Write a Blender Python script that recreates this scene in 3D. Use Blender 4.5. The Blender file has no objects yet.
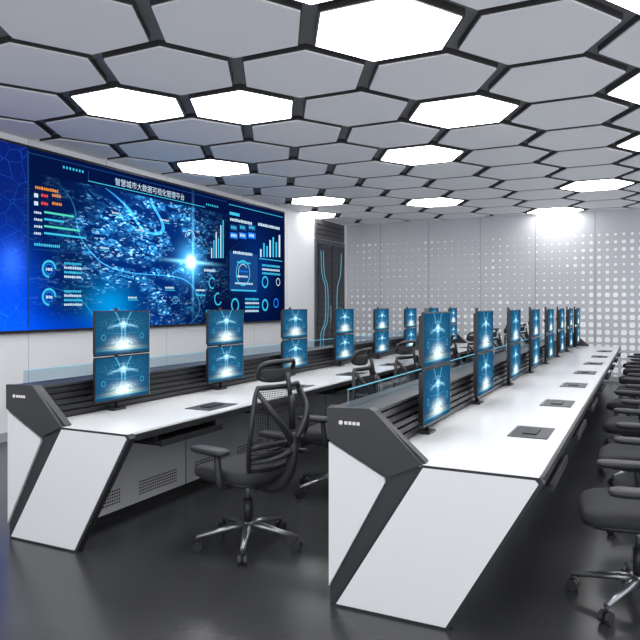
import bpy, bmesh, math, random
from mathutils import Vector, Matrix
random.seed(4)
SC=bpy.context.scene
F=660.0; VPX=645.0; HOR=306.0; CH=1.5
T=(VPX-320)/F; TH=math.atan(T); CO=math.cos(TH); SI=math.sin(TH)

# ---------------------------------------------------------------- materials
def new_mat(name):
    m=bpy.data.materials.new(name); m.use_nodes=True
    nt=m.node_tree; nt.nodes.clear()
    out=nt.nodes.new('ShaderNodeOutputMaterial')
    return m,nt,out
def pbr(name,col,rough=.5,metal=0,spec=.5,noise=0,emit=None,estr=0,coat=0,nscale=4,bump=0):
    m,nt,out=new_mat(name)
    b=nt.nodes.new('ShaderNodeBsdfPrincipled')
    b.inputs['Base Color'].default_value=(*col,1); b.inputs['Roughness'].default_value=rough
    b.inputs['Metallic'].default_value=metal; b.inputs['Specular IOR Level'].default_value=spec
    b.inputs['Coat Weight'].default_value=coat
    if emit: 
        b.inputs['Emission Color'].default_value=(*emit,1); b.inputs['Emission Strength'].default_value=estr
    if noise or bump:
        tc=nt.nodes.new('ShaderNodeTexCoord'); n=nt.nodes.new('ShaderNodeTexNoise'); n.inputs['Scale'].default_value=nscale
        n.inputs['Detail'].default_value=5
        nt.links.new(tc.outputs['Object'],n.inputs['Vector'])
        if noise:
            mx=nt.nodes.new('ShaderNodeMix'); mx.data_type='RGBA'
            mx.inputs['A'].default_value=(*[c*(1-noise) for c in col],1); mx.inputs['B'].default_value=(*[min(1,c*(1+noise)) for c in col],1)
            nt.links.new(n.outputs['Fac'],mx.inputs['Factor']); nt.links.new(mx.outputs['Result'],b.inputs['Base Color'])
        if bump:
            bp=nt.nodes.new('ShaderNodeBump'); bp.inputs['Strength'].default_value=bump
            nt.links.new(n.outputs['Fac'],bp.inputs['Height']); nt.links.new(bp.outputs['Normal'],b.inputs['Normal'])
    nt.links.new(b.outputs[0],out.inputs[0]); return m
def emis(name,col,s):
    m,nt,out=new_mat(name); e=nt.nodes.new('ShaderNodeEmission')
    e.inputs[0].default_value=(*col,1); e.inputs[1].default_value=s
    nt.links.new(e.outputs[0],out.inputs[0]); return m
class NB:
    """tiny math-node builder"""
    def __init__(s,nt): s.nt=nt
    def m(s,op,a,b=None,c=None,clamp=False):
        n=s.nt.nodes.new('ShaderNodeMath'); n.operation=op; n.use_clamp=clamp
        for i,v in enumerate((a,b,c)):
            if v is None: continue
            if isinstance(v,(int,float)): n.inputs[i].default_value=v
            else: s.nt.links.new(v,n.inputs[i])
        return n.outputs[0]
    def gauss(s,u,v,u0,v0,su,sv):
        a=s.m('POWER',s.m('ABSOLUTE',s.m('DIVIDE',s.m('SUBTRACT',u,u0),su)),2)
        b=s.m('POWER',s.m('ABSOLUTE',s.m('DIVIDE',s.m('SUBTRACT',v,v0),sv)),2)
        return s.m('EXPONENT',s.m('MULTIPLY',s.m('ADD',a,b),-1))
    def col(s,fac,col):
        n=s.nt.nodes.new('ShaderNodeMix'); n.data_type='RGBA'; n.clamp_factor=False
        n.inputs['A'].default_value=(0,0,0,1); n.inputs['B'].default_value=(*col,1)
        s.nt.links.new(fac,n.inputs['Factor']); return n.outputs['Result']
    def add(s,a,b):
        n=s.nt.nodes.new('ShaderNodeVectorMath'); n.operation='ADD'
        s.nt.links.new(a,n.inputs[0]); s.nt.links.new(b,n.inputs[1]); return n.outputs[0]

M={}
M['wall']=pbr('wall_white_paint',(.86,.87,.89),.55,noise=.01)
M['floor']=pbr('polished_dark_floor',(.040,.041,.044),.27,noise=.4,nscale=1.6,spec=.5)
M['ceilback']=pbr('ceiling_grid_grey',(.22,.22,.23),.6)
M['ceilrim']=pbr('ceiling_rim_dark',(.05,.05,.053),.5)
M['ceil']=pbr('ceiling_panel_white_glow',(.84,.845,.87),.6,noise=.01,emit=(.95,.96,1),estr=.04)  # plain panels, no lamps: faint emission added to brighten the ceiling
M['lamp']=emis('ceiling_lamp_glow',(1,1,1),8.0)
M['lampframe']=pbr('lamp_frame_dark',(.05,.05,.05),.4)
M['white']=pbr('console_white_laminate',(.84,.845,.86),.32,noise=.01)
M['desk']=pbr('desk_top_white',(.88,.885,.90),.22)
M['black']=pbr('console_black_metal',(.022,.023,.026),.38)
M['dgrey']=pbr('console_dark_grey',(.038,.039,.043),.42)
M['slat']=pbr('slat_aluminium_black',(.04,.041,.045),.3,metal=.5)
M['panel']=pbr('modesty_panel_grey',(.66,.67,.69),.45)
M['hole']=pbr('vent_holes_black',(.01,.01,.01),.8)
M['pad']=pbr('cable_box_grey',(.06,.062,.068),.4)
M['cyan']=emis('led_strip_cyan',(.25,.75,1),.9)
M['chair']=pbr('chair_black_plastic',(.024,.025,.028),.42)
M['fabric']=pbr('chair_seat_fabric',(.03,.031,.034),.85,bump=.3,nscale=180)
M['chrome']=pbr('chair_base_aluminium',(.34,.35,.37),.28,metal=.85)
M['bezel']=pbr('monitor_bezel_black',(.012,.012,.014),.3)
M['mback']=pbr('monitor_housing_grey',(.35,.36,.38),.4)
M['mark']=emis('printed_mark_white',(.9,.9,.9),.8)
M['doorframe']=pbr('door_frame_grey',(.10,.10,.11),.4,metal=.4)
M['doorglass']=pbr('door_dark_glass',(.01,.013,.02),.08)
M['seam']=pbr('panel_seam_grey',(.40,.41,.43),.6)
# glass
m,nt,out=new_mat('partition_glass'); g=nt.nodes.new('ShaderNodeBsdfGlossy'); g.inputs['Roughness'].default_value=.03
t=nt.nodes.new('ShaderNodeBsdfTransparent'); t.inputs[0].default_value=(.86,.95,1,1); mx=nt.nodes.new('ShaderNodeMixShader'); mx.inputs[0].default_value=.10
nt.links.new(t.outputs[0],mx.inputs[1]); nt.links.new(g.outputs[0],mx.inputs[2]); nt.links.new(mx.outputs[0],out.inputs[0]); M['glass']=m
# chair mesh fabric (perforated)
m,nt,out=new_mat('chair_mesh_back'); b=nt.nodes.new('ShaderNodeBsdfPrincipled'); b.inputs['Base Color'].default_value=(.03,.03,.034,1); b.inputs['Roughness'].default_value=.7
t=nt.nodes.new('ShaderNodeBsdfTransparent'); mx=nt.nodes.new('ShaderNodeMixShader'); nb=NB(nt)
tc=nt.nodes.new('ShaderNodeTexCoord'); sp=nt.nodes.new('ShaderNodeSeparateXYZ'); nt.links.new(tc.outputs['Object'],sp.inputs[0])
fr=lambda o,s: nb.m('ABSOLUTE',nb.m('SUBTRACT',nb.m('FRACT',nb.m('MULTIPLY',o,s)),.5))
hole=nb.m('LESS_THAN',nb.m('MAXIMUM',fr(sp.outputs[1],90),fr(sp.outputs[2],90)),.37)
nt.links.new(nb.m('MULTIPLY',hole,.95),mx.inputs[0]); nt.links.new(b.outputs[0],mx.inputs[1]); nt.links.new(t.outputs[0],mx.inputs[2]); nt.links.new(mx.outputs[0],out.inputs[0]); M['net']=m

# back wall perforated
m,nt,out=new_mat('perforated_wall_panel'); nb=NB(nt)
b=nt.nodes.new('ShaderNodeBsdfPrincipled'); b.inputs['Roughness'].default_value=.5
tc=nt.nodes.new('ShaderNodeTexCoord'); sp=nt.nodes.new('ShaderNodeSeparateXYZ'); nt.links.new(tc.outputs['Object'],sp.inputs[0])
X,Z=sp.outputs[0],sp.outputs[2]; p=.15
fx=nb.m('DIVIDE',X,p); fz=nb.m('DIVIDE',Z,p)
cx=nb.m('FLOOR',fx); cz=nb.m('FLOOR',fz)
dx=nb.m('ABSOLUTE',nb.m('SUBTRACT',nb.m('FRACT',fx),.5)); dz=nb.m('ABSOLUTE',nb.m('SUBTRACT',nb.m('FRACT',fz),.5))
cmb=nt.nodes.new('ShaderNodeCombineXYZ'); nt.links.new(cx,cmb.inputs[0]); nt.links.new(cz,cmb.inputs[1])
wn=nt.nodes.new('ShaderNodeTexWhiteNoise'); wn.noise_dimensions='2D'; nt.links.new(cmb.outputs[0],wn.inputs['Vector'])
ns=nt.nodes.new('ShaderNodeTexNoise'); ns.inputs['Scale'].default_value=.22; ns.inputs['Detail'].default_value=3; nt.links.new(cmb.outputs[0],ns.inputs['Vector'])
low=nb.m('MULTIPLY',nb.m('SUBTRACT',1.7,Z),.15)
rgt=nb.m('MULTIPLY',nb.m('ADD',X,1.8),.05)
size=nb.m('ADD',nb.m('ADD',nb.m('MULTIPLY',ns.outputs['Fac'],.42),nb.m('MULTIPLY',wn.outputs['Value'],.08)),-.08)
size=nb.m('ADD',size,nb.m('MAXIMUM',low,-.05)); size=nb.m('ADD',size,nb.m('MAXIMUM',rgt,-.04))
size=nb.m('MINIMUM',nb.m('MAXIMUM',size,.06),.34)
dist=nb.m('ADD',nb.m('MULTIPLY',nb.m('MAXIMUM',dx,dz),.4),nb.m('MULTIPLY',nb.m('SQRT',nb.m('ADD',nb.m('MULTIPLY',dx,dx),nb.m('MULTIPLY',dz,dz))),.6))
dot=nb.m('LESS_THAN',dist,size)
dot=nb.m('MULTIPLY',dot,nb.m('LESS_THAN',Z,3.0))
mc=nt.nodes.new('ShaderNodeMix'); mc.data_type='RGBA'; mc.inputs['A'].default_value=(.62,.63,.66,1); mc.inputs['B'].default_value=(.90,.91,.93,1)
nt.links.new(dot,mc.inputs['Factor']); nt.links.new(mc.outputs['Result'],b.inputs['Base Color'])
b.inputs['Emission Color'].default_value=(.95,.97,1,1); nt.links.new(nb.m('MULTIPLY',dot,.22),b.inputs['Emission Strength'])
nt.links.new(b.outputs[0],out.inputs[0]); M['perf']=m

# monitor picture
m,nt,out=new_mat('monitor_picture'); nb=NB(nt)
uv=nt.nodes.new('ShaderNodeUVMap'); sp=nt.nodes.new('ShaderNodeSeparateXYZ'); nt.links.new(uv.outputs[0],sp.inputs[0])
U,V=sp.outputs[0],sp.outputs[1]
au=nb.m('ABSOLUTE',nb.m('SUBTRACT',U,.5))
bgc=nb.m('ADD',.55,nb.m('MULTIPLY',nb.gauss(U,V,.5,.5,.5,.6),.6))
c=nb.col(bgc,(.014,.115,.25))
fun=nb.m('ADD',.03,nb.m('MULTIPLY',nb.m('POWER',nb.m('ABSOLUTE',nb.m('SUBTRACT',V,.48)),2),.45))
ln=nb.m('EXPONENT',nb.m('MULTIPLY',nb.m('POWER',nb.m('ABSOLUTE',nb.m('DIVIDE',nb.m('SUBTRACT',au,fun),.010)),2),-1))
ln=nb.m('MULTIPLY',ln,nb.m('GREATER_THAN',V,.32))
c=nb.add(c,nb.col(ln,(.12,.45,.58)))
# pale outspread wings with a body in the middle
for (v0_,k,wd,mx_,cl) in ((.72,-.35,.030,.30,(.30,.55,.62)),(.63,.25,.014,.22,(.12,.40,.50)),(.84,-.25,.010,.16,(.10,.34,.48)),(.47,.12,.008,.34,(.04,.20,.32))):
    arc=nb.m('SUBTRACT',V,nb.m('ADD',v0_,nb.m('MULTIPLY',au,k)))
    al=nb.m('EXPONENT',nb.m('MULTIPLY',nb.m('POWER',nb.m('ABSOLUTE',nb.m('DIVIDE',arc,wd)),2),-1))
    fade=nb.m('MAXIMUM',nb.m('SUBTRACT',1,nb.m('DIVIDE',au,mx_)),0)
    c=nb.add(c,nb.col(nb.m('MULTIPLY',al,nb.m('SQRT',fade)),cl))
vor=nt.nodes.new('ShaderNodeTexVoronoi'); vor.inputs['Scale'].default_value=34; nt.links.new(uv.outputs[0],vor.inputs['Vector'])
spk=nb.m('MULTIPLY',nb.m('LESS_THAN',vor.outputs['Distance'],.28),nb.gauss(U,V,.5,.70,.3,.16))
c=nb.add(c,nb.col(spk,(.16,.5,.6)))
for s_ in (.14,.86):
    rr=nb.m('SQRT',nb.m('ADD',nb.m('POWER',nb.m('ABSOLUTE',nb.m('SUBTRACT',U,s_)),2),nb.m('POWER',nb.m('ABSOLUTE',nb.m('MULTIPLY',nb.m('SUBTRACT',V,.40),.57)),2)))
    rg=nb.m('LESS_THAN',nb.m('ABSOLUTE',nb.m('SUBTRACT',rr,.035)),.006); c=nb.add(c,nb.col(rg,(.04,.26,.34)))
city=nb.m('MULTIPLY',nb.gauss(U,V,.5,.24,.18,.12),nb.m('ADD',.15,nb.m('MULTIPLY',vor.outputs['Distance'],1.4)))
c=nb.add(c,nb.col(city,(1.2,1.4,1.3)))
c=nb.add(c,nb.col(nb.gauss(U,V,.5,.14,.27,.04),(.65,.66,.42)))
c=nb.add(c,nb.col(nb.gauss(U,V,.5,.70,.035,.09),(.7,.9,1.0)))
c=nb.add(c,nb.col(nb.gauss(U,V,.5,.09,.36,.015),(.1,.5,.6)))
e=nt.nodes.new('ShaderNodeEmission'); e.inputs[1].default_value=1.0; nt.links.new(c,e.inputs[0]); nt.links.new(e.outputs[0],out.inputs[0]); M['pic']=m

# ---------------------------------------------------------------- mesh builder
class MB:
    def __init__(s): s.v=[];s.f=[];s.m=[];s.sm=[];s.mats=[];s.uv={}
    def mi(s,k):
        if k not in s.mats: s.mats.append(k)
        return s.mats.index(k)
    def addf(s,idx,k,sm=False,uv=None):
        s.f.append(tuple(idx)); s.m.append(s.mi(k)); s.sm.append(sm)
        if uv: s.uv[len(s.f)-1]=uv
    def box(s,x0,x1,y0,y1,z0,z1,k,M4=None):
        b=len(s.v)
        P=[(x,y,z) for x in (x0,x1) for y in (y0,y1) for z in (z0,z1)]
        if M4: P=[tuple(M4@Vector(p)) for p in P]
        s.v+=P
        for q in ((0,1,3,2),(4,6,7,5),(0,4,5,1),(2,3,7,6),(0,2,6,4),(1,5,7,3)): s.addf([b+i for i in q],k)
    def prism(s,poly,a0,a1,k,axis='y'):
        n=len(poly); b=len(s.v)
        for a in (a0,a1):
            for (p,q) in poly:
                s.v.append((p,a,q) if axis=='y' else (p,q,a) if axis=='z' else (a,p,q))
        ar=sum(poly[i][0]*poly[(i+1)%n][1]-poly[(i+1)%n][0]*poly[i][1] for i in range(n))
        flip=(ar>0)
        if axis=='y': flip=not flip
        if a1<a0: flip=not flip
        c0=list(range(b,b+n)); c1=list(range(b+n,b+2*n))
        s.addf(c0[::-1] if flip else c0,k); s.addf(c1 if flip else c1[::-1],k)
        for i in range(n):
            j=(i+1)%n; q=[b+i,b+j,b+n+j,b+n+i]
            s.addf(q if flip else q[::-1],k)
    def tube(s,pts,r,k,seg=8,smooth=True,sub=0,cap=True,flat=1.0):
        pts=[Vector(p) for p in pts]
        rs=r if isinstance(r,(list,tuple)) else [r]*len(pts)
        if sub:
            n=len(pts); np_=[];nr=[]
            for i in range(n-1):
                p0=pts[max(i-1,0)];p1=pts[i];p2=pts[i+1];p3=pts[min(i+2,n-1)]
                for j in range(sub):
                    t=j/sub
                    np_.append(.5*((2*p1)+(p2-p0)*t+(2*p0-5*p1+4*p2-p3)*t*t+(3*p1-p0-3*p2+p3)*t**3)); nr.append(rs[i]*(1-t)+rs[i+1]*t)
            np_.append(pts[-1]);nr.append(rs[-1]); pts,rs=np_,nr
        b=len(s.v); n=len(pts); prev=None
        for i,p in enumerate(pts):
            d=(pts[min(i+1,n-1)]-pts[max(i-1,0)]).normalized()
            if prev is None:
                a=Vector((0,0,1)) if abs(d.z)<.9 else Vector((1,0,0)); u=d.cross(a).normalized()
            else: u=(prev-d*prev.dot(d)).normalized()
            prev=u; w=d.cross(u)
            for q in range(seg):
                t=2*math.pi*q/seg; s.v.append(tuple(p+rs[i]*(u*math.cos(t)+w*math.sin(t)*flat)))
        for i in range(n-1):
            for q in range(seg):
                q2=(q+1)%seg; s.addf([b+i*seg+q,b+i*seg+q2,b+(i+1)*seg+q2,b+(i+1)*seg+q],k,smooth)
        if cap:
            s.addf([b+q for q in range(seg)][::-1],k); s.addf([b+(n-1)*seg+q for q in range(seg)],k)
    def sbox(s,c,size,k,e=.35,nu=20,nv=10,fn=None):
        """superellipsoid cushion"""
        b=len(s.v); sg=lambda x,p: math.copysign(abs(x)**p,x)
        for i in range(nv+1):
            ph=-math.pi/2+math.pi*i/nv
            for j in range(nu):
                th=2*math.pi*j/nu
                x=sg(math.cos(ph),e)*sg(math.cos(th),e)*size[0]/2; y=sg(math.cos(ph),e)*sg(math.sin(th),e)*size[1]/2; z=sg(math.sin(ph),e)*size[2]/2
                if fn: x,y,z=fn(x,y,z)
                s.v.append((c[0]+x,c[1]+y,c[2]+z))
        for i in range(nv):
            for j in range(nu):
                j2=(j+1)%nu; s.addf([b+i*nu+j,b+i*nu+j2,b+(i+1)*nu+j2,b+(i+1)*nu+j],k,True)
    def mesh(s,name):
        me=bpy.data.meshes.new(name); me.from_pydata(s.v,[],s.f)
        for k in s.mats: me.materials.append(M[k])
        me.polygons.foreach_set('material_index',s.m); me.polygons.foreach_set('use_smooth',s.sm)
        if s.uv:
            ul=me.uv_layers.new(name='UVMap')
            for fi,uvs in s.uv.items():
                for li,u in zip(me.polygons[fi].loop_indices,uvs): ul.data[li].uv=u
        me.update(); return me
    def obj(s,name,loc=(0,0,0),bevel=0):
        o=bpy.data.objects.new(name,s.mesh(name)); o.location=loc; SC.collection.objects.link(o)
        if bevel:
            md=o.modifiers.new('bevel','BEVEL'); md.width=bevel; md.segments=2; md.limit_method='ANGLE'; md.angle_limit=.6
        return o
def inst(me,name,loc,rz=0,sc=1):
    o=bpy.data.objects.new(name,me); o.location=loc; o.rotation_euler=(0,0,rz); o.scale=(sc,sc,sc); SC.collection.objects.link(o); return o

# ---------------------------------------------------------------- room
WX=-6.35; BY=14.35; RX=4.4; FY=-2.5; CZ=3.42
b=MB(); b.box(WX-.15,RX+.15,FY,BY+.15,-.1,0,'floor'); b.obj('floor')
b=MB(); b.box(WX-.15,WX,FY,BY+.15,0,CZ+.16,'wall')
for y in [FY+.5+1.22*i for i in range(13)]:
    b.box(WX-.001,WX+.001,y-.003,y+.003,.1,CZ,'seam')
b.obj('wall_left')
b=MB(); b.box(WX,RX,BY,BY+.15,0,CZ+.16,'perf')
for i in range(10):
    x=-5.5+1.15*i
    if x<RX: b.box(x-.008,x+.008,BY-.004,BY,0.1,CZ,'seam')
b.obj('wall_back')
b=MB(); b.box(WX,RX,BY-.012,BY,0,.1,'seam'); b.obj('baseboard_back')
b=MB(); b.box(WX,WX+.012,FY,12.5,0,.1,'seam'); b.obj('baseboard_left')
b=MB(); b.box(WX-.15,RX+.15,FY,BY+.15,CZ+.05,CZ+.16,'ceilback'); b.obj('ceiling')

PITCH=1.08; COLS=.935
def hexpts(cx,cy,R): return [(cx+R*math.cos(math.pi/3*k),cy+R*math.sin(math.pi/3*k)) for k in range(6)]
def clip(o):
    bm=bmesh.new(); bm.from_mesh(o.data)
    for co,no in (((WX+.002,0,0),(-1,0,0)),((RX-.002,0,0),(1,0,0)),((0,BY-.002,0),(0,1,0)),((0,FY,0),(0,-1,0))):
        bmesh.ops.bisect_plane(bm,geom=bm.verts[:]+bm.edges[:]+bm.faces[:],plane_co=co,plane_no=no,clear_outer=True)
    bm.to_mesh(o.data); bm.free()
lights={(0,0),(0,2),(0,9),(-1,3.5),(-3,.5),(-2,1),(-2,7),(-4,3),(-4,6),(1,6.5),(2,4),(2,2),(-5,7.5),(0,-1),(2,0),
        (-2,-2),(2,-3),(-4,-1),(-1,-3.5),(0,-5),(4,1),(4,5),(4,9),(1,-1.5),(4,-2)}  # this row: unseen lamps, scattered out of view to add illumination
pan=MB(); 
s3=math.sqrt(3); RO=(PITCH-.105)/s3; RI=(PITCH-.125)/s3; RL=(PITCH-.145)/s3
for c in range(-6,8):
    for k in range(-8,12):
        off=k+(.5 if c%2 else 0)
        cx=-1.63+COLS*c; cy=4.34+PITCH*off
        if cy<FY-.5 or cy>BY+.5 or cx<WX-.55 or cx>RX+.55: continue
        if (c,off) in lights:
            l=MB(); l.prism(hexpts(cx,cy,RO),CZ-.005,CZ+.05,'lampframe','z'); l.prism(hexpts(cx,cy,RL),CZ-.010,CZ-.004,'lamp','z')
            o=l.obj('ceiling_light'); clip(o)
        else:
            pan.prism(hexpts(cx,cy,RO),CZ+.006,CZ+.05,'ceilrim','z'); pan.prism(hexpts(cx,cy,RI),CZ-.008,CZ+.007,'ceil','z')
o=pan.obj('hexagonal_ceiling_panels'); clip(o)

# door in left wall
b=MB(); y0,y1=12.62,14.1; DXW=WX+.003
b.box(DXW,WX+.05,y0,y1,0,2.95,'doorframe')
b.box(WX+.05,WX+.065,y0+.06,(y0+y1)/2-.02,.06,2.85,'doorglass'); b.box(WX+.05,WX+.065,(y0+y1)/2+.02,y1-.06,.06,2.85,'doorglass')
b.box(DXW,WX+.04,y0,y1,2.97,3.38,'doorframe')
for z in (3.05,3.15,3.25): b.box(WX+.04,WX+.05,y0+.05,y1-.05,z,z+.03,'black')
for dy,sg in ((.18,1),(.3,1),(1.25,-1)):
    b.tube([(WX+.07,y0+dy,2.7),(WX+.07,y0+dy+.05*sg,2.2),(WX+.07,y0+dy+.22*sg,1.9),(WX+.07,y0+dy+.22*sg,1.2),(WX+.07,y0+dy,.9),(WX+.07,y0+dy,.3)],.004,'cyan',6,sub=3)
b.tube([(WX+.08,y0+.62,1.0),(WX+.1,y0+.62,1.0),(WX+.1,y0+.62,1.5),(WX+.08,y0+.62,1.5)],.012,'chrome')
b.obj('door_1')

# ---------------------------------------------------------------- video wall
SX=WX+.06; S0,S1=3.6,11.2; Z0,Z1=1.225,3.30
def P(x,y):
    u=(x-320)/F; Y=SX*(1+u*T)/(u-T); Zc=Y*CO-SX*SI
    return Y,CH-(y-HOR)*Zc/F
def UVp(x,y):
    a,c=P(x,y); return (a-S0)/(S1-S0),(c-Z0)/(Z1-Z0)
m,nt,out=new_mat('video_wall_picture'); nb=NB(nt)
uv=nt.nodes.new('ShaderNodeUVMap'); sp=nt.nodes.new('ShaderNodeSeparateXYZ'); nt.links.new(uv.outputs[0],sp.inputs[0]); U,V=sp.outputs[0],sp.outputs[1]
tc=nt.nodes.new('ShaderNodeTexCoord')
c=nb.col(nb.m('ADD',.6,nb.m('MULTIPLY',V,.4)),(.001,.005,.038))
def G(x,y,su,sv): 
    a,d=UVp(x,y); return nb.gauss(U,V,a,d,su,sv)
# network pattern + glow at the left
inl=nb.m('LESS_THAN',U,UVp(27,250)[0])
v0=nt.nodes.new('ShaderNodeTexVoronoi'); v0.feature='DISTANCE_TO_EDGE'; v0.inputs['Scale'].default_value=4.6; nt.links.new(tc.outputs['Object'],v0.inputs['Vector'])
c=nb.add(c,nb.col(nb.m('MULTIPLY',nb.m('LESS_THAN',v0.outputs['Distance'],.009),inl),(.005,.04,.22)))
c=nb.add(c,nb.col(inl,(.001,.006,.08)))
c=nb.add(c,nb.col(G(2,308,.07,.32),(.0,.06,.65)))
c=nb.add(c,nb.col(G(12,262,.02,.10),(.02,.08,.4)))
c=nb.add(c,nb.col(G(60,328,.2,.08),(.0,.03,.3)))
# city seen from above
def vmap(rot,scl):
    mp=nt.nodes.new('ShaderNodeMapping'); mp.inputs['Rotation'].default_value=(rot,0,0); mp.inputs['Scale'].default_value=scl
    nt.links.new(tc.outputs['Object'],mp.inputs[0]); return mp.outputs[0]
vec=vmap(.5,(1,.6,1.5))
v1=nt.nodes.new('ShaderNodeTexVoronoi'); v1.distance='CHEBYCHEV'; v1.inputs['Scale'].default_value=7; v1.inputs['Randomness'].default_value=.8; nt.links.new(vec,v1.inputs['Vector'])
v2=nt.nodes.new('ShaderNodeTexVoronoi'); v2.distance='CHEBYCHEV'; v2.inputs['Scale'].default_value=30; nt.links.new(vec,v2.inputs['Vector'])
v3=nt.nodes.new('ShaderNodeTexVoronoi'); v3.feature='DISTANCE_TO_EDGE'; v3.inputs['Scale'].default_value=4.5; v3.inputs['Randomness'].default_value=.7; nt.links.new(vec,v3.inputs['Vector'])
ns=nt.nodes.new('ShaderNodeTexNoise'); ns.inputs['Scale'].default_value=1.5; ns.inputs['Detail'].default_value=5; ns.inputs['Distortion'].default_value=.9; nt.links.new(vec,ns.inputs['Vector'])
s1=nt.nodes.new('ShaderNodeSeparateColor'); nt.links.new(v1.outputs['Color'],s1.inputs[0])
s2=nt.nodes.new('ShaderNodeSeparateColor'); nt.links.new(v2.outputs['Color'],s2.inputs[0])
big=nb.m('POWER',s1.outputs[0],1.6); small=nb.m('POWER',s2.outputs[0],2.0)
dist=nb.m('MULTIPLY',nb.m('SUBTRACT',ns.outputs['Fac'],.44),6,clamp=True)
mask=nb.m('MULTIPLY',nb.gauss(U,V,UVp(148,252)[0],UVp(148,252)[1],.14,.42),1.8,clamp=True)
mask=nb.m('MULTIPLY',mask,nb.m('LESS_THAN',V,.87))
street=nb.m('GREATER_THAN',v3.outputs['Distance'],.03)
blk=nb.m('MULTIPLY',nb.m('MULTIPLY',nb.m('ADD',nb.m('MULTIPLY',big,.25),nb.m('MULTIPLY',nb.m('MULTIPLY',small,big),1.7)),dist),street)
c=nb.add(c,nb.col(nb.m('MULTIPLY',blk,mask),(.05,.42,.85)))
c=nb.add(c,nb.col(nb.m('MULTIPLY',nb.m('MULTIPLY',nb.m('GREATER_THAN',small,.78),dist),mask),(.25,.42,.48)))
c=nb.add(c,nb.col(mask,(.0,.014,.10)))
n3=nt.nodes.new('ShaderNodeTexNoise'); n3.inputs['Scale'].default_value=.6; n3.inputs['Detail'].default_value=0; nt.links.new(vec,n3.inputs['Vector'])
iso=nb.m('FRACT',nb.m('MULTIPLY',n3.outputs['Fac'],4))
c=nb.add(c,nb.col(nb.m('MULTIPLY',nb.m('LESS_THAN',nb.m('ABSOLUTE',nb.m('SUBTRACT',iso,.5)),.012),mask),(.04,.38,.75)))
c=nb.add(c,nb.col(G(190,262,.032,.11),(.08,.5,1.0)))
c=nb.add(c,nb.col(G(191,262,.012,.04),(1.6,1.8,1.8)))
c=nb.add(c,nb.col(G(191,262,.06,.012),(.3,.9,1.2)))
c=nb.add(c,nb.col(G(193,255,.0035,.28),(.1,.45,.8)))
c=nb.add(c,nb.col(G(110,305,.05,.12),(.0,.20,.45)))
c=nb.add(c,nb.col(G(256,272,.07,.3),(.0,.015,.10)))
e=nt.nodes.new('ShaderNodeEmission'); e.inputs[1].default_value=1.5; nt.links.new(c,e.inputs[0]); nt.links.new(e.outputs[0],out.inputs[0]); M['video']=m
M['d_cyan']=emis('display_cyan',(.05,.6,.9),1.0); M['d_white']=emis('display_white',(.65,.85,1),1.0); M['d_orange']=emis('display_orange',(1,.35,.05),.9)
M['d_red']=emis('display_red',(.9,.08,.08),1.0); M['d_green']=emis('display_green',(.1,.85,.6),.9); M['d_dim']=emis('display_dim_blue',(.01,.06,.22),1.0); M['d_dark']=emis('display_dark_blue',(.001,.008,.04),1.0); M['d_blue']=emis('display_blue',(.01,.2,.9),1.0)
b=MB()
b.box(WX,SX-.003,S0-.03,S1+.03,Z0-.03,Z1+.03,'bezel')
i0=len(b.v); b.v+=[(SX,S0,Z0),(SX,S1,Z0),(SX,S1,Z1),(SX,S0,Z1)]
b.addf([i0,i0+1,i0+2,i0+3],'video',uv=[(0,0),(1,0),(1,1),(0,1)])
LV=[SX+.002]
def wq(Ya,Za,Yb,Zb,k,d=0):
    i=len(b.v); x=LV[0]+d; b.v+=[(x,Ya,Za),(x,Yb,Za),(x,Yb,Zb),(x,Ya,Zb)]; b.addf([i,i+1,i+2,i+3],k)
def rect(x,y,w,h,k,d=0):
    Y,Zz=P(x,y); Zc=Y*CO-SX*SI
    Yb,_=P(x+w,y); hh=h*Zc/F; wq(Y,Zz-hh/2,Yb,Zz+hh/2,k,d)
def ring(x,y,r,k,w=.25,a0=0,a1=1,d=0):
    Y,Zz=P(x,y); Zc=Y*CO-SX*SI; R=r*Zc/F; n=28
    for j in range(n):
        if not (a0<=j/n<a1): continue
        t0=2*math.pi*j/n; t1=2*math.pi*(j+1)/n; i=len(b.v); X0=LV[0]+d
        for rr,t in ((R,t0),(R,t1),(R*(1-w),t1),(R*(1-w),t0)): b.v.append((X0,Y+rr*math.cos(t),Zz+rr*math.sin(t)))
        b.addf([i,i+1,i+2,i+3],k)
def label(x,y,w,h,k,d=.001):
    """row of glyph sized blocks"""
    Y,Zz=P(x,y); Yb,_=P(x+w,y); Zc=Y*CO-SX*SI; hh=h*Zc/F; p=Y
    while p<Yb-hh*.5:
        ww=hh*random.uniform(.45,.85); wq(p,Zz-hh/2,min(p+ww,Yb),Zz+hh/2*random.uniform(.7,1),k,d); p+=ww+hh*.25
Ym,_=P(28,250); Yr,_=P(228,250)
wq(Ym-.01,Z0+.03,Ym+.01,Z1-.03,'d_dim'); wq(Yr-.015,Z0,Yr+.015,Z1,'d_dark')
wq(Yr+.02,Z1-.09,S1-.05,Z1-.08,'d_cyan'); wq(Ym,Z1-.06,Yr-.05,Z1-.05,'d_dim')
ya,_=P(88,200); yb,_=P(205,200)
wq(ya,Z1-.23,yb,Z1-.22,'d_cyan'); wq(ya+.1,Z1-.26,yb-.1,Z1-.255,'d_dim'); wq(ya,Z1-.22,ya+.01,Z1-.1,'d_dim')
for q in range(7): wq(ya-.4+.05*q,Z1-.14,ya-.4+.05*q+.025,Z1-.11,'d_cyan'); wq(yb+.03+.05*q,Z1-.19,yb+.03+.05*q+.025,Z1-.16,'d_cyan')
label(35,187,24,3,'d_orange')
for i,y in enumerate((195,203)): rect(34,y,4,4,'d_white'); label(41,y,8,3,'d_red'); label(52,y,10,3,'d_orange')
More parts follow.
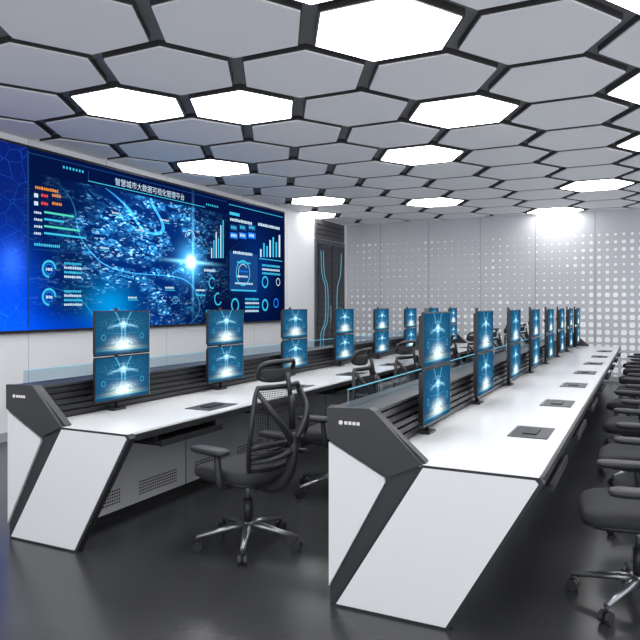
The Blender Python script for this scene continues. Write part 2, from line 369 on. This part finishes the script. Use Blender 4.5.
for i,(y,w,k) in enumerate(((212,30,'d_green'),(219,20,'d_cyan'),(226,36,'d_green'),(233,42,'d_cyan'))):
    rect(44,y,46,1.2,'d_dim'); rect(44,y,w,2,k,.001); label(34,y,8,2.4,'d_white')
label(34,244,26,3,'d_cyan'); rect(33,249,55,.8,'d_dim')
for y in (269,297):
    ring(49,y,9,'d_dim',.3); ring(49,y,9,'d_cyan',.25,0,.72,.001); ring(49,y,5.5,'d_blue',.2,d=.001); label(46,y,6,3,'d_white')
    for j in range(4): label(64,y-6+j*4.5,18,2.4,'d_white' if j%2 else 'd_cyan')
for (x,y) in ((112,215),(135,232),(160,222),(100,250),(165,290),(128,300)):
    rect(x,y,10,.8,'d_cyan'); label(x,y-2.5,9,2,'d_white')
ring(190,238,8,'d_white',.08,.0,.5); ring(175,300,4,'d_cyan',.15)
for j in range(6): 
    h=[10,18,26,20,33,38][j]; x=211+j*2.3; rect(x,258-h/2,1.1,h,'d_cyan' if j%2 else 'd_white')
ring(212,283,6,'d_dim',.3); ring(212,283,6,'d_cyan',.25,.1,.8,.001); ring(218,299,6.5,'d_cyan',.22,.2,.9); label(204,270,12,2.6,'d_white'); label(206,311,14,2.4,'d_cyan')
label(196,290,9,2,'d_white'); label(196,295,9,2,'d_cyan')
rect(229.5,213,10,3,'d_cyan'); label(230,219,22,3,'d_white'); 
for j in range(3): rect(230+j*9,227,7.5,6,'d_dim'); label(231+j*9,227,5.5,3,'d_cyan')
for j in range(3): rect(230+j*9,235,7.5,6,'d_blue'); label(231+j*9,235,5.5,3,'d_white')
label(258,224,22,3,'d_white')
for j in range(7):
    h=[8,14,11,17,20,15,22][j]; rect(260+j*3.1,257-h/2,1.5,h,'d_cyan' if j%3 else 'd_white')
rect(259,258.5,23,.8,'d_cyan')
rect(229.5,271,28,40,'d_dim'); ring(243,273,13,'d_cyan',.1,d=.001); ring(243,273,9,'d_white',.08,.1,.6,.001); rect(231,290,25,1.5,'d_cyan',.001); label(233,252,20,3,'d_white')
label(237,262,14,2,'d_cyan'); label(235,283,18,2,'d_white'); label(239,271,9,2,'d_blue'); label(237,276,11,2,'d_white')
ring(265,282,6,'d_cyan',.25); ring(278,282,4,'d_white',.2); ring(265,305,6,'d_cyan',.3); ring(276,303,5,'d_blue',.3); ring(235,305,7,'d_cyan',.25)
for j in range(4): label(245,299+j*4,14,2.2,'d_white' if j%2 else 'd_cyan')
for j in range(3): label(262,265+j*4,18,2.2,'d_white' if j%2 else 'd_cyan')
screen=b.obj('video_wall_screen')
def text3d(s,size,mat):
    cu=bpy.data.curves.new('t','FONT'); cu.body=s; cu.size=size; cu.align_x='CENTER'
    o=bpy.data.objects.new('t',cu); SC.collection.objects.link(o)
    bpy.context.view_layer.update(); me=bpy.data.meshes.new_from_object(o.evaluated_get(bpy.context.evaluated_depsgraph_get()))
    bpy.data.objects.remove(o); me.materials.clear(); me.materials.append(M[mat]); return me
me=text3d('智慧城市大数据可视化管理平台',.105,'d_white')
o=bpy.data.objects.new('title_text',me); SC.collection.objects.link(o)
o.matrix_world=Matrix(((0,0,1,SX+.004),(1,0,0,P(152,200)[0]),(0,1,0,Z1-.19),(0,0,0,1)))
mw=o.matrix_world.copy(); o.parent=screen; o.matrix_world=mw

# ---------------------------------------------------------------- consoles (local x = world x of right row)
YB=13.3
def console(dx,YA,tray0,pad0):
    b=MB()
    for (ya,sg) in ((YA,1),(YB,-1)):
        y_in=ya+.05*sg; face=ya-.006*sg
        leg=[(-1.404,0),(-.815,0),(-.394,.725),(-.41,.75),(-.945,.75)]
        b.prism(leg,min(ya,y_in),max(ya,y_in),'black')
        legw=[(-1.385,.012),(-.828,.012),(-.416,.722),(-.43,.738),(-.937,.738)]
        b.prism(legw,min(face,ya+.002*sg),max(face,ya+.002*sg),'white')
        rear=[(-1.43,0),(-1.40,0),(-1.05,.56),(-.93,.76),(-1.19,.985),(-1.22,.995),(-1.43,.985)]
        yb0=ya+.02*sg; yb1=ya+.07*sg
        b.prism(rear,min(yb0,yb1),max(yb0,yb1),'dgrey')
        up=[(-1.435,.835),(-1.115,.675),(-.94,.752),(-1.185,.988),(-1.21,.998),(-1.435,.99)]
        b.prism(up,min(ya-.004*sg,yb0),max(ya-.004*sg,yb0),'dgrey')
        rw=[(-1.43,.815),(-1.135,.668),(-1.13,.645),(-1.43,.09)]
        b.prism(rw,min(ya+.004*sg,yb0),max(ya+.004*sg,yb0),'white')
    n=16; b.prism([(-1.36+.011*math.cos(2*math.pi*i/n),.92+.011*math.sin(2*math.pi*i/n)) for i in range(n)],YA-.006,YA-.003,'mark')
    for i in range(4): b.box(-1.34+i*.022,-1.324+i*.022,YA-.006,YA-.003,.912,.928,'mark')
    b.box(-1.2,-.40,YA+.05,YB-.05,.705,.742,'black')
    b.box(-1.2,-.415,YA+.004,YB-.004,.742,.752,'desk')
    b.box(-1.43,-1.21,YA+.07,YB-.07,.06,.97,'black')
    b.box(-1.21,-1.05,YA+.07,YB-.07,.06,.70,'panel')
    b.box(-1.41,-1.09,YA+.07,YB-.07,0,.06,'black')
    b.box(-1.43,-1.19,YA+.05,YB-.05,.97,.985,'dgrey')
    for i in range(5):
        z=.765+i*.042; b.box(-1.21,-1.185,YA+.07,YB-.07,z,z+.028,'slat')
    yy=YA+.07
    while yy<YB-.2:
        y2=min(yy+1.3,YB-.07)
        b.box(-1.052,-1.048,y2-.004,y2+.004,.06,.70,'black')
        for (va,vb) in ((yy+.12,yy+.55),(yy+.75,yy+1.18)):
            if vb>YB-.1: continue
            q=va
            while q<vb:
                for r in range(5):
                    b.box(-1.05,-1.0485,q,q+.013,.11+r*.022,.121+r*.022,'hole')
                q+=.022
        b.box(-1.434,-1.429,y2-.004,y2+.004,.06,.96,'slat')
        yy+=1.3
    for i in range(1,8):
        yb=YA+.07+1.3*i
        if yb<YB-.3: b.prism([(-1.06,.705),(-.6,.705),(-.6,.68),(-1.06,.50)],yb-.015,yb+.015,'black')
    for i in range(8):
        y0=tray0+1.3*i
        b.box(-.74,-.40,y0,y0+.66,.635,.652,'black'); b.box(-.40,-.385,y0,y0+.66,.63,.668,'black')
        b.box(-.76,-.44,y0+.01,y0+.03,.65,.706,'slat'); b.box(-.76,-.44,y0+.63,y0+.65,.65,.706,'slat')
        p0=pad0+1.3*i
        if p0+.4<YB:
            b.box(-.71,-.49,p0,p0+.36,.752,.757,'pad'); b.box(-.64,-.56,p0+.09,p0+.27,.757,.764,'black')
            b.box(-.70,-.69,p0+.01,p0+.35,.757,.760,'chrome')
    b.box(-1.352,-1.344,YA+.06,YB-.06,.985,1.075,'glass')
    b.box(-1.351,-1.345,YA+.06,YB-.06,1.075,1.079,'cyan')
    b.obj('control_console',(dx,0,0))
DX=-2.29
console(0,3.0,3.25,3.87); console(DX,2.95,3.22,3.87)

# ---------------------------------------------------------------- monitors
b=MB(); W=.555; H=.315
for zo in (.003,.003+H+.006):
    b.box(-.012,0,-W/2,W/2,zo,zo+H,'bezel'); b.box(-.035,-.012,-W/2+.02,W/2-.02,zo+.02,zo+H-.02,'bezel'); b.box(-.012,-.0005,W/2,W/2+.003,zo+.002,zo+H-.002,'mback')
    i0=len(b.v); e_=.007; b.v+=[(.001,-W/2+e_,zo+e_+.004),(.001,W/2-e_,zo+e_+.004),(.001,W/2-e_,zo+H-e_),(.001,-W/2+e_,zo+H-e_)]
    b.addf([i0,i0+1,i0+2,i0+3],'pic',uv=[(0,0),(1,0),(1,1),(0,1)])
b.box(-.09,-.03,-.06,.06,-.075,-.06,'black')
b.tube([(-.068,0,-.07),(-.068,0,.66)],.014,'slat',10)
for z in (.16,.48):
    b.tube([(-.068,0,z-.02),(-.068,0,z+.02)],.022,'black',10)
    b.box(-.047,-.034,-.055,.055,z-.055,z+.055,'black')
mon=b.mesh('stacked_computer_monitors')
for (mx,y0) in ((-1.09,3.50),(-3.36,3.35)):
    for i in range(8):
        yc=y0+W/2+1.3*i
        if yc+.28>YB: yc=YB-.3
        inst(mon,'stacked_computer_monitors',(mx,yc,.827))

# ---------------------------------------------------------------- chair
b=MB()
for i in range(5):
    a=2*math.pi*i/5+.35; c,s_=math.cos(a),math.sin(a)
    b.tube([(0,0,.125),(.1*c,.1*s_,.12),(.31*c,.31*s_,.082)],[.03,.026,.015],'chrome',8,flat=.8)
    px,py=.31*c,.31*s_
    b.tube([(px,py,.085),(px,py,.05)],.01,'chair',6)
    for sd in (-.017,.017):
        nx,ny=-s_,c
        b.tube([(px+nx*(sd-.009),py+ny*(sd-.009),.03),(px+nx*(sd+.009),py+ny*(sd+.009),.03)],.03,'chair',12,False)
b.tube([(0,0,.09),(0,0,.15)],.04,'chrome',14); b.tube([(0,0,.15),(0,0,.28)],.028,'chair',12); b.tube([(0,0,.28),(0,0,.40)],.018,'chrome',12)
b.box(-.12,.14,-.09,.09,.375,.415,'chair')
def seatfn(x,y,z):
    z2=z-.03*max(0,(-x-.1)/.15)**2*.6+ (.012*(abs(y)/.25)**2)
    return x,y,z2
b.sbox((-.02,0,.455),(.50,.50,.085),'fabric',.4,28,12,seatfn)
b.sbox((-.02,0,.425),(.47,.46,.04),'chair',.4,24,6)
for s_ in (-1,1):
    b.tube([(.04,s_*.16,.405),(.05,s_*.25,.405),(.05,s_*.285,.44),(.03,s_*.285,.60)],[.018,.018,.02,.018],'chair',8,sub=3)
    b.sbox((-.03,s_*.285,.615),(.28,.10,.04),'chair',.5,20,8)
def bx(v): return .215+.115*math.sin(min(v*1.15,1)*math.pi*.62)-.04*v
def bw(v): return .15+.095*math.sin(math.pi*(v*.85+.08))
nv,nu=16,10; i0=len(b.v)
for j in range(nv+1):
    v=j/nv
    for i in range(nu+1):
        q=-1+2*i/nu; b.v.append((bx(v)-.045*q*q,q*bw(v),.50+.48*v))
for j in range(nv):
    for i in range(nu):
        a=i0+j*(nu+1)+i; b.addf([a,a+1,a+nu+2,a+nu+1],'net',True)
loop=[]
for j in range(nv+1): v=j/nv; loop.append((bx(v)-.045,bw(v),.50+.48*v))
for i in range(1,nu): q=1-2*i/nu; loop.append((bx(1)-.045*q*q,q*bw(1),.98))
for j in range(nv,-1,-1): v=j/nv; loop.append((bx(v)-.045,-bw(v),.50+.48*v))
for i in range(1,nu+1): q=-1+2*i/nu; loop.append((bx(0)-.045*q*q,q*bw(0),.50))
b.tube(loop,.014,'chair',7,flat=1.3)
for v in (.2,.32):
    b.tube([(bx(v)+.012-.045*q*q,q*bw(v),.50+.48*v) for q in [-1+2*i/10 for i in range(11)]],.011,'chair',6,flat=1.6)
b.tube([(.08,0,.39),(.2,0,.385),(.30,0,.45),(.355,0,.60),(.34,0,.72)],[.03,.03,.026,.024,.022],'chair',8,sub=4,flat=1.4)
for s_ in (-1,1):
    b.tube([(.345,0,.66),(.36,s_*.07,.74),(.33,s_*.15,.85),(bx(.95)-.03,s_*bw(.95),.95)],[.024,.019,.016,.013],'chair',8,sub=4)
    b.tube([(.345,0,.62),(.35,s_*.08,.60),(.30,s_*.17,.58),(bx(.1)-.03,s_*bw(.1),.56)],[.022,.017,.014,.012],'chair',8,sub=4)
b.tube([(.335,0,.90),(.32,0,1.0),(.305,0,1.06)],.014,'chair',8); b.tube([(.345,0,.74),(.345,0,.9),(.335,0,.93)],.018,'chair',8)
hl=[]
for i in range(29):
    t=2*math.pi*i/28; q=math.copysign(abs(math.cos(t))**.6,math.cos(t)); w=math.copysign(abs(math.sin(t))**.6,math.sin(t))
    hl.append((.27-.05*q*q+.02*w,q*.15,1.07+.055*w))
b.tube(hl,.014,'chair',7)
b.sbox((.255,0,1.05),(.03,.28,.06),'fabric',.5,24,8,lambda x,y,z:(x-.045*(y/.14)**2,y,z))
chair=b.mesh('office_chair')
rnd=random.Random(2)
for i in range(8):
    if i==0: inst(chair,'office_chair',(-2.235,3.52,0),-.20,1.04)
    else: inst(chair,'office_chair',(-2.28+rnd.uniform(-.02,.03),3.53+1.3*i,0),rnd.uniform(-.25,.05),1.03)
for i in range(8):
    inst(chair,'office_chair',(-.04+rnd.uniform(-.03,.03),3.68+1.3*i,0),rnd.uniform(-.15,.15),1.03)

# ---------------------------------------------------------------- light / world / camera
w=bpy.data.worlds.new('world'); SC.world=w; w.use_nodes=True
w.node_tree.nodes['Background'].inputs[0].default_value=(.93,.95,1,1); w.node_tree.nodes['Background'].inputs[1].default_value=1.75
cam=bpy.data.cameras.new('camera'); co=bpy.data.objects.new('camera',cam); SC.collection.objects.link(co); SC.camera=co
cam.sensor_width=36; cam.lens=F/640*36; cam.shift_y=(HOR-320)/640; cam.clip_start=.05
co.location=(0,0,CH); co.rotation_euler=(math.pi/2,0,TH)
SC.view_settings.view_transform='Standard'; SC.view_settings.look='None'
